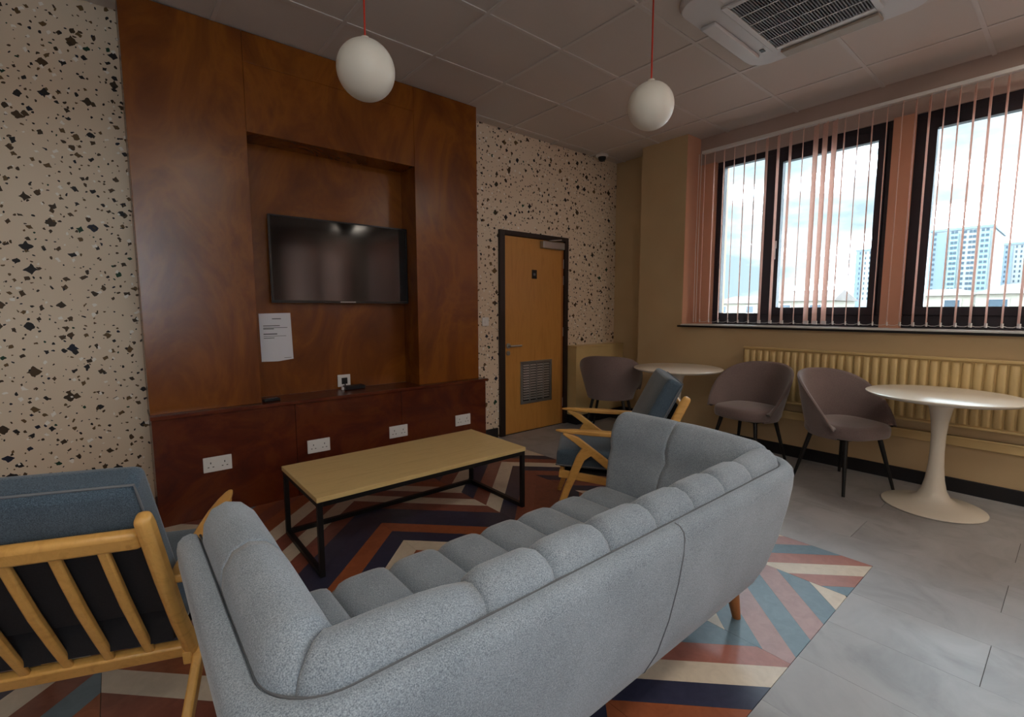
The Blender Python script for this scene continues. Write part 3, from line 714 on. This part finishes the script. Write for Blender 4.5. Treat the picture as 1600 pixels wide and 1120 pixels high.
for i, (p, a, lb) in enumerate(tubs):
    o = tc0 if i == 0 else copy_tree(tc0)
    o.location = (*p, 0); o.rotation_euler = (0, 0, a-R(90)); tag(o, lb, 'chair', 'mauve tub chairs at the round tables')

# ================================================================== Z-FRAME LOUNGE CHAIRS
def z_chair():
    """local: +Y forward, arm tips at y = 0, t (backwards) = -y"""
    e_ = empty('lounge_chair', (0, 0, 0))
    X = .31
    for sx in (-1, 1):
        x = sx*X
        # armrest paddle
        ts = [0, .03, .10, .20, .32, .45, .56, .612]; zs = [.600, .599, .596, .592, .588, .584, .580, .577]
        wd = [.014, .026, .042, .054, .056, .050, .042, .036]; th = [.010, .016, .022, .026, .026, .024, .024, .024]
        MB().bar([(x, -t, z) for t, z in zip(ts, zs)], wd, th).build('armrest', 'beech', e_, .005)
        # sweeping rear leg from arm front to rear foot
        MB().bar([(x, -.045, .588), (x, -.12, .548), (x, -.27, .432), (x, -.45, .285), (x, -.63, .14), (x, -.80, 0)], [.026]*6, [.022, .040, .046, .046, .040, .030]).build('rear_leg', 'beech', e_, .006)
        # front leg branching from it
        MB().bar([(x, -.19, .49), (x, -.145, .44), (x, -.07, .253), (x, .015, 0)], [.026]*4, [.075, .052, .042, .030]).build('front_leg', 'beech', e_, .006)
        # back post
        xp = sx*.292
        MB().bar([(xp, -.46, .265), (xp, -.56, .44), (xp, -.645, .62), (xp, -.715, .775), (xp, -.735, .812)], [.034]*5, [.046, .046, .05, .05, .040]).build('back_post', 'beech', e_, .014, seg=3)
        # seat rail
        MB().bar([(sx*.285, -.02, .335), (sx*.285, -.50, .272)], .024, .045).build('seat_rail', 'beech', e_, .004)
    MB().bar([(-.275, -.70, .742), (0, -.712, .744), (.275, -.70, .742)], [.055]*3, [.032]*3, Vector((0, -.42, .9))).build('top_rail', 'beech', e_, .012, seg=3)
    MB().bar([(-.28, -.475, .292), (.28, -.475, .292)], .052, .03, Vector((0, -.45, .9))).build('bottom_rail', 'beech', e_, .006)
    MB().bar([(-.28, -.035, .333), (.28, -.035, .333)], .045, .024, Vector((0, 0, 1))).build('front_rail', 'beech', e_, .004)
    for k in range(5):
        x = (k-2)*.096
        MB().bar([(x, -.482, .30), (x, -.541, .41), (x, -.604, .53), (x, -.656, .64), (x, -.70, .735)], [.024]*5, [.014, .019, .021, .019, .015], Vector((1, 0, 0))).build('slat', 'beech', e_, .005)
    # webbing panels under cushion
    MB().box((-.27, -.47, .325), (.27, -.05, .335)).build('seat_base', 'lining', e_)
    def cushion(name, lx, c0, c1, thick, mat, lift):
        """cushion between points c0 (front/bottom) and c1 (rear/top) in the y,z plane"""
        c0 = Vector((0, *c0)); c1 = Vector((0, *c1)); d_ = (c1-c0); ln = d_.length; d_.normalize(); nn = Vector((1, 0, 0)).cross(d_)
        if nn.z < 0 and lift == 'up': nn = -nn
        if lift == 'front' and nn.y < 0: nn = -nn
        rs = []
        nx, ny = 10, 12
        loop = []
        m = MB()
        def P(u, v, s): # u,v in -1..1
            su = math.copysign(abs(u)**1, u); bul = (1-abs(u)**6)*(1-abs(v)**6)
            return Vector((su*lx, 0, 0))+c0+d_*(ln*(v+1)/2)+nn*(thick/2+s*(thick/2*(.74+.26*bul)))
        vs = []; fs = []
        for s in (1, -1):
            b = len(vs)
            for i in range(nx+1):
                for j in range(ny+1): vs.append(P(-1+2*i/nx, -1+2*j/ny, s))
            for i in range(nx):
                for j in range(ny):
                    q = (b+i*(ny+1)+j, b+(i+1)*(ny+1)+j, b+(i+1)*(ny+1)+j+1, b+i*(ny+1)+j+1); fs.append(q if s > 0 else q[::-1])
        h_ = (nx+1)*(ny+1)
        edge = [(i, 0) for i in range(nx)]+[(nx, j) for j in range(ny)]+[(i, ny) for i in range(nx, 0, -1)]+[(0, j) for j in range(ny, 0, -1)]
        for k in range(len(edge)):
            a = edge[k]; b = edge[(k+1) % len(edge)]; ia = a[0]*(ny+1)+a[1]; ib = b[0]*(ny+1)+b[1]; fs.append((ia, ia+h_, ib+h_, ib))
        m.add(vs, fs); o = m.build(name, mat, e_, .022, seg=3)
        # piping at the rear edge
        ring = [P(-1+2*a[0]/nx, -1+2*a[1]/ny, -1)+nn*.012 for a in edge]; cc = sum(ring, Vector())/len(ring)
        ring = [cc+(p-cc)*1.0 for p in ring]; ring.append(ring[0])
        MB().tube(ring, .0035, 6).build('piping', 'sofaseam', o, 0, True)
        return o
    cushion('seat_cushion', .272, (.0, .352), (-.50, .335), .135, 'slate', 'up')
    bc = cushion('back_cushion', .272, (-.535, .46), (-.734, .868), .125, 'slate', 'front')
    MB().bar([(0, -.545, .462), (0, -.690, .757)], .52, .006).build('rear_lining', 'lining', bc)
    MB().box((-.26, -.512, .345), (.26, -.503, .475)).build('cushion_lining', 'lining', e_)
    return e_
zc = z_chair()
def place_z(o, near_tip, facing):
    f = Vector((math.cos(facing), math.sin(facing), 0)); rgt = Vector((f.y, -f.x, 0))
    return f, rgt
# chair beside the sofa: its right arm tip
f1 = math.atan2(.678, .268); rt = Vector((math.sin(f1), -math.cos(f1), 0))
p = Vector((.306, 2.088, 0))-rt*.31
zc.location = p; zc.rotation_euler = (0, 0, f1-R(90)); tag(zc, 'slatted wooden lounge chair seen from behind, left of the sofa', 'armchair', 'wooden lounge chairs with slate cushions')
f2 = math.atan2(.755, -.656); rt2 = Vector((math.sin(f2), -math.cos(f2), 0))
z2 = copy_tree(zc); p2 = (Vector((1.936, 1.932, 0))+Vector((2.406, 2.34, 0)))/2
z2.location = p2; z2.rotation_euler = (0, 0, f2-R(90)); tag(z2, 'wooden lounge chair facing the plywood wall beyond the sofa arm', 'armchair', 'wooden lounge chairs with slate cushions')

# ================================================================== SOFA
so = empty('sofa', (1.07, 1.08, 0)); tag(so, 'long grey wool sofa with channelled back seen from behind', 'sofa')
SX0, SX1, SY0, SY1, SR = .085, 2.055, .655, 1.475, .17
def SP(u, o):
    """plan point on the U path at inward offset o: u 0-1 right arm, 1-2 corner, 2-3 back, 3-4 corner, 4-5 left arm"""
    q = max(SR, o)
    r = q-o
    if u <= 1:
        y0 = SY0+q; return (SX1-o, SY1+(y0-SY1)*u)
    if u <= 2:
        a = R(0-90*(u-1)); return (SX1-q+r*math.cos(a), SY0+q+r*math.sin(a))
    if u <= 3:
        return (SX1-q+(SX0+q-SX1+q)*(u-2), SY0+o)
    if u <= 4:
        a = R(-90-90*(u-3)); return (SX0+q+r*math.cos(a), SY0+q+r*math.sin(a))
    y0 = SY0+q; return (SX0+o, y0+(SY1-y0)*(u-4))
us = [k/8 for k in range(8)]+[1+k/10 for k in range(10)]+[2+k/24 for k in range(24)]+[3+k/10 for k in range(10)]+[4+k/8 for k in range(9)]
sp = [(.205, .165), (.165, .165), (.115, .215), (.075, .30), (.040, .42), (.015, .54), (.002, .63), (0, .675), (.004, .695), (.016, .708), (.032, .712), (.046, .706), (.054, .69), (.085, .50), (.205, .36)]
m = MB(so.location); m.rings([[(*SP(u, o), z) for o, z in sp] for u in us]); m.build('outer_shell', 'sofa', so, 0, True)
m = MB(so.location); m.tube([(*SP(u, .054), .701) for u in us], .0028, 6); m.build('piping', 'sofaseam', so, 0, 'all')
m = MB(so.location); xs_ = 1.155; m.tube([(xs_, SY0+o-.001, z) for o, z in sp[1:11]], .0018, 6); m.build('back_seam', 'sofaseam', so, 0, 'all')
base = MB(so.location); base.box((SX0+.17, SY0+.16, .16), (SX1-.17, SY1-.005, .355)).build('seat_base', 'sofa', so, .02)
cp0 = [(.058, .64), (.056, .70), (.064, .742), (.084, .772), (.112, .783), (.142, .774), (.166, .748), (.182, .71), (.194, .66), (.203, .61), (.212, .56), (.222, .50), (.230, .44), (.236, .38)]
cpb = [(.058, .64), (.055, .69), (.066, .722), (.088, .742), (.115, .748), (.144, .740), (.168, .718), (.184, .69), (.195, .65), (.203, .61), (.212, .56), (.222, .50), (.230, .44), (.236, .38)]
def pad(name, u0, u1, nseg, bulge, capA=False, capB=False, seamv=9):
    rs = []
    cen = (.15, .60)
    for i in range(nseg+1):
        a = i/nseg; u = u0+(u1-u0)*a
        k_ = 1 if (u < .5 or u > 4.5) else (0 if 1.5 <= u <= 3.5 else ((1.5-u) if u < 2 else (u-3.5)))
        k_ = k_*k_*(3-2*k_)
        cp = [(p[0]+(q[0]-p[0])*k_, p[1]+(q[1]-p[1])*k_) for p, q in zip(cpb, cp0)]
        e0 = 1-abs(2*a-1)**7
        if capA and a < .5: e0 = 1
        if capB and a > .5: e0 = 1
        ring = []
        for k, (o, z) in enumerate(cp):
            p0 = cp[max(0, k-1)]; p1 = cp[min(len(cp)-1, k+1)]; tx, tz = p1[0]-p0[0], p1[1]-p0[1]; l_ = math.hypot(tx, tz); nx_, nz_ = -tz/l_, tx/l_
            # outward normal of the profile (away from its inside)
            if (o+nx_*.01-cen[0])**2+(z+nz_*.01-cen[1])**2 < (o-cen[0])**2+(z-cen[1])**2: nx_, nz_ = -nx_, -nz_
            bb_ = bulge*e0-.009*(1-e0) if 1.3 < u < 3.7 else bulge*(.72+.28*e0)
            ends = min(1, k/3)*1.0
            dip = math.exp(-((k-seamv)/.7)**2)*(.012 if 1.2 < u < 3.8 else .018)
            bb_ = bb_*ends-dip
            oo, zz = o+nx_*bb_, z+nz_*bb_
            # rounded free ends of the arm pads
            sh = 0
            if capA and a < .2: sh = 1-math.sqrt(max(0, 1-((.2-a)/.2)**2))
            if capB and a > .8: sh = 1-math.sqrt(max(0, 1-((a-.8)/.2)**2))
            if sh: oo += (cen[0]-oo)*sh*.24; zz += (min(zz, .62)-zz)*sh*.20
            ring.append((*SP(u, oo), zz))
        ring.append((*SP(u, .10), .38)); ring.append((*SP(u, .07), .52))
        rs.append(ring)
    m = MB(so.location); m.rings(rs); return m.build(name, 'sofa', so, 0, 'all')
def u_of_x(x):
    return 2+(SX1-SR-x)/(SX1-SX0-2*SR)
edges = [1.5]+[u_of_x(x) for x in (1.70, 1.505, 1.315, 1.118, .915, .72, .531)]+[3.5]
for a, b in zip(edges[:-1], edges[1:]): pad('back_channel', a, b, 20, .011)
pad('arm_pad', 0, .5, 24, .011, True, False); pad('arm_pad', .5, 1.5, 24, .011); pad('arm_pad', 3.5, 4.5, 24, .011); pad('arm_pad', 4.5, 5, 24, .011, False, True)
sxe = [SX0+.205+(SX1-SX0-.41)*k/8 for k in range(9)]; sye = [SY0+.19, 1.185, 1.525]
sp0 = {}
for j in range(2):
    for i in range(8):
        if j not in sp0:
            w_ = sxe[1]-sxe[0]; d_ = sye[j+1]-sye[j]; m = MB(); nn = 10; rs = []
            vs = []; fs = []
            for a in range(nn+1):
                for b in range(nn+1):
                    U, V = -1+2*a/nn, -1+2*b/nn
                    hgt = .050*(max(0, 1-abs(U)**4.0))**.5*(max(0, 1-abs(V)**4.0))**.5
                    if j == 1 and V > .6: hgt = .050*(max(0, 1-abs(U)**4.0))**.5*(1-((V-.6)/.4)**2*.75); 
                    vs.append((U*w_/2, V*d_/2, .382+hgt-(.0 if not (j == 1 and V == 1) else .012)))
            for a in range(nn):
                for b in range(nn): fs.append((a*(nn+1)+b, (a+1)*(nn+1)+b, (a+1)*(nn+1)+b+1, a*(nn+1)+b+1))
            n0 = len(vs)
            for a in range(nn+1):
                for b in range(nn+1): vs.append((-w_/2+w_*a/nn, -d_/2+d_*b/nn, .33))
            ed = [(a, 0) for a in range(nn)]+[(nn, b) for b in range(nn)]+[(a, nn) for a in range(nn, 0, -1)]+[(0, b) for b in range(nn, 0, -1)]
            for k in range(len(ed)):
                a, b = ed[k], ed[(k+1) % len(ed)]; fs.append((a[0]*(nn+1)+a[1], a[0]*(nn+1)+a[1]+n0, b[0]*(nn+1)+b[1]+n0, b[0]*(nn+1)+b[1]))
            m.add(vs, fs); s = m.build('seat_pad', 'sofa', so, 0, 'all'); sp0[j] = s
        else: s = linked(sp0[j], so, (0, 0, 0))
        s.location = Vector(((sxe[i]+sxe[i+1])/2, (sye[j]+sye[j+1])/2, 0))-so.location
for x, sx in ((SX1-.165, 1), (SX0+.165, -1)):
    for y, sy in ((SY0+.205, -1), (SY1-.13, 1)):
        MB(so.location).tube([(x, y, .18), (x+sx*.055, y+sy*.006, 0)], 0, 14, [.030, .017]).build('leg', 'legwood', so, 0, True)

# ================================================================== OUTSIDE
GZ = -2.2
M['ext_ground'] = paint('street', (110, 110, 106), (124, 122, 118)); M['render'] = paint('pale_render', (164, 156, 142), (174, 166, 152), .4)
M['concrete'] = paint('tower_concrete', (156, 158, 158), (166, 168, 168), .15); M['tower_dark'] = paint('tower_gable', (120, 134, 146), (130, 144, 156), .15)
M['extwin'] = plain('far_window', (70, 84, 96), .2); M['tower_teal'] = paint('tower_bays', (136, 160, 162), (146, 170, 172), .3); M['roof'] = paint('slate_roof', (118, 108, 104), (130, 120, 114), 1)
g = MB().box((6.5, -260, GZ-.2), (420, 320, GZ)).build('street_ground', 'ext_ground'); tag(g, 'pale ground outside far beyond the windows', None, None, 'structure')
def tower(px0, px1, ptop, dist, depth, label, rows, cols, bays):
    a = atx(px0, 470, dist); b = atx(px1, 470, dist); top = atx((px0+px1)/2, ptop, dist).z
    y1, y0 = a.y, b.y
    e_ = empty('tower_block', (dist, (y0+y1)/2, GZ)); tag(e_, label, 'tower block', 'pale tower blocks on the skyline')
    box('walls', (dist, y0, GZ), (dist+depth, y1, top), 'concrete', e_)
    box('parapet', (dist-.3, y0-.3, top), (dist+depth+.3, y1+.3, top+.6), 'tower_dark', e_)
    box('gable_panel', (dist-.25, y1-(y1-y0)*.30, GZ), (dist, y1, top-.3), 'tower_dark', e_)
    for f0, f1 in bays: box('balcony_bay', (dist-.9, y1-(y1-y0)*f1, GZ), (dist, y1-(y1-y0)*f0, top-.8), 'tower_teal', e_)
    h_ = (top-4)/rows; W = (y1-y0); src = None
    for r_ in range(rows):
        z = 4+h_*(r_+.3)
        for f, xo in cols:
            if src is None:
                src = MB().box((-.12, -W*.024, 0), (0, W*.024, h_*.5)).build('window', 'extwin', e_); s = src
            else: s = linked(src, e_, (0, 0, 0))
            s.location = Vector((dist-xo, y1-W*f, z))-e_.location
    return e_
tower(1446, 1541, 360, 150, 22, 'pale tower block with teal bays seen through the right-hand window', 13, [(.08, .25), (.38, .9), (.44, .9), (.57, 0), (.66, 0), (.72, 0), (.86, .9), (.93, .9)], [(.34, .48), (.82, .97)])
tower(1560, 1612, 382, 190, 20, 'lower tower block right of the teal one on the skyline', 11, [(.1, .25), (.4, 0), (.55, 0), (.7, 0), (.85, 0)], [])
tower(1333, 1366, 392, 210, 18, 'distant hazy tower block seen through the window by the pier', 10, [(.2, .25), (.45, 0), (.65, 0), (.85, 0)], [])
def house(px0, px1, peave, pridge, dist, label, hip=True):
    a = atx(px0, 470, dist); b = atx(px1, 470, dist); ze = atx((px0+px1)/2, peave, dist).z; zr = atx((px0+px1)/2, pridge, dist).z
    y1, y0 = a.y, b.y; dp = 8
    e_ = empty('house', (dist, (y0+y1)/2, GZ)); tag(e_, label, 'house', 'pale houses beyond the windows')
    box('walls', (dist, y0, GZ), (dist+dp, y1, ze), 'render', e_)
    k = min(3, (y1-y0)*.25) if hip else 0
    MB(e_.location).add([(dist-.4, y0-.3, ze), (dist+dp+.4, y0-.3, ze), (dist+dp+.4, y1+.3, ze), (dist-.4, y1+.3, ze), (dist+dp/2, y0+k, zr), (dist+dp/2, y1-k, zr)], [(0, 3, 2, 1), (0, 1, 4), (1, 2, 5, 4), (2, 3, 5), (3, 0, 4, 5)]).build('roof', 'roof', e_)
    n_ = max(2, int((y1-y0)/3.2))
    for i in range(n_):
        y = y0+(y1-y0)*(i+.5)/n_
        for z in (GZ+1.0, (ze+.4)/1.0-2.0):
            f = box('window', (dist-.08, y-.65, z), (dist, y+.65, z+1.25), 'white', e_)
            o = MB(e_.location).box((dist-.10, y-.55, z+.1), (dist-.08, y+.55, z+1.15)).build('pane', 'extwin', f)
    return e_
house(1400, 1520, 462, 450, 62, 'pale rendered house below the teal tower block')
house(1524, 1680, 458, 440, 56, 'pale rendered house with hipped roof at the right window edge')
house(1205, 1300, 470, 452, 60, 'pale gabled house seen through the window by the pier', False)
house(1110, 1195, 474, 462, 80, 'low pale house at the far left of the window view')
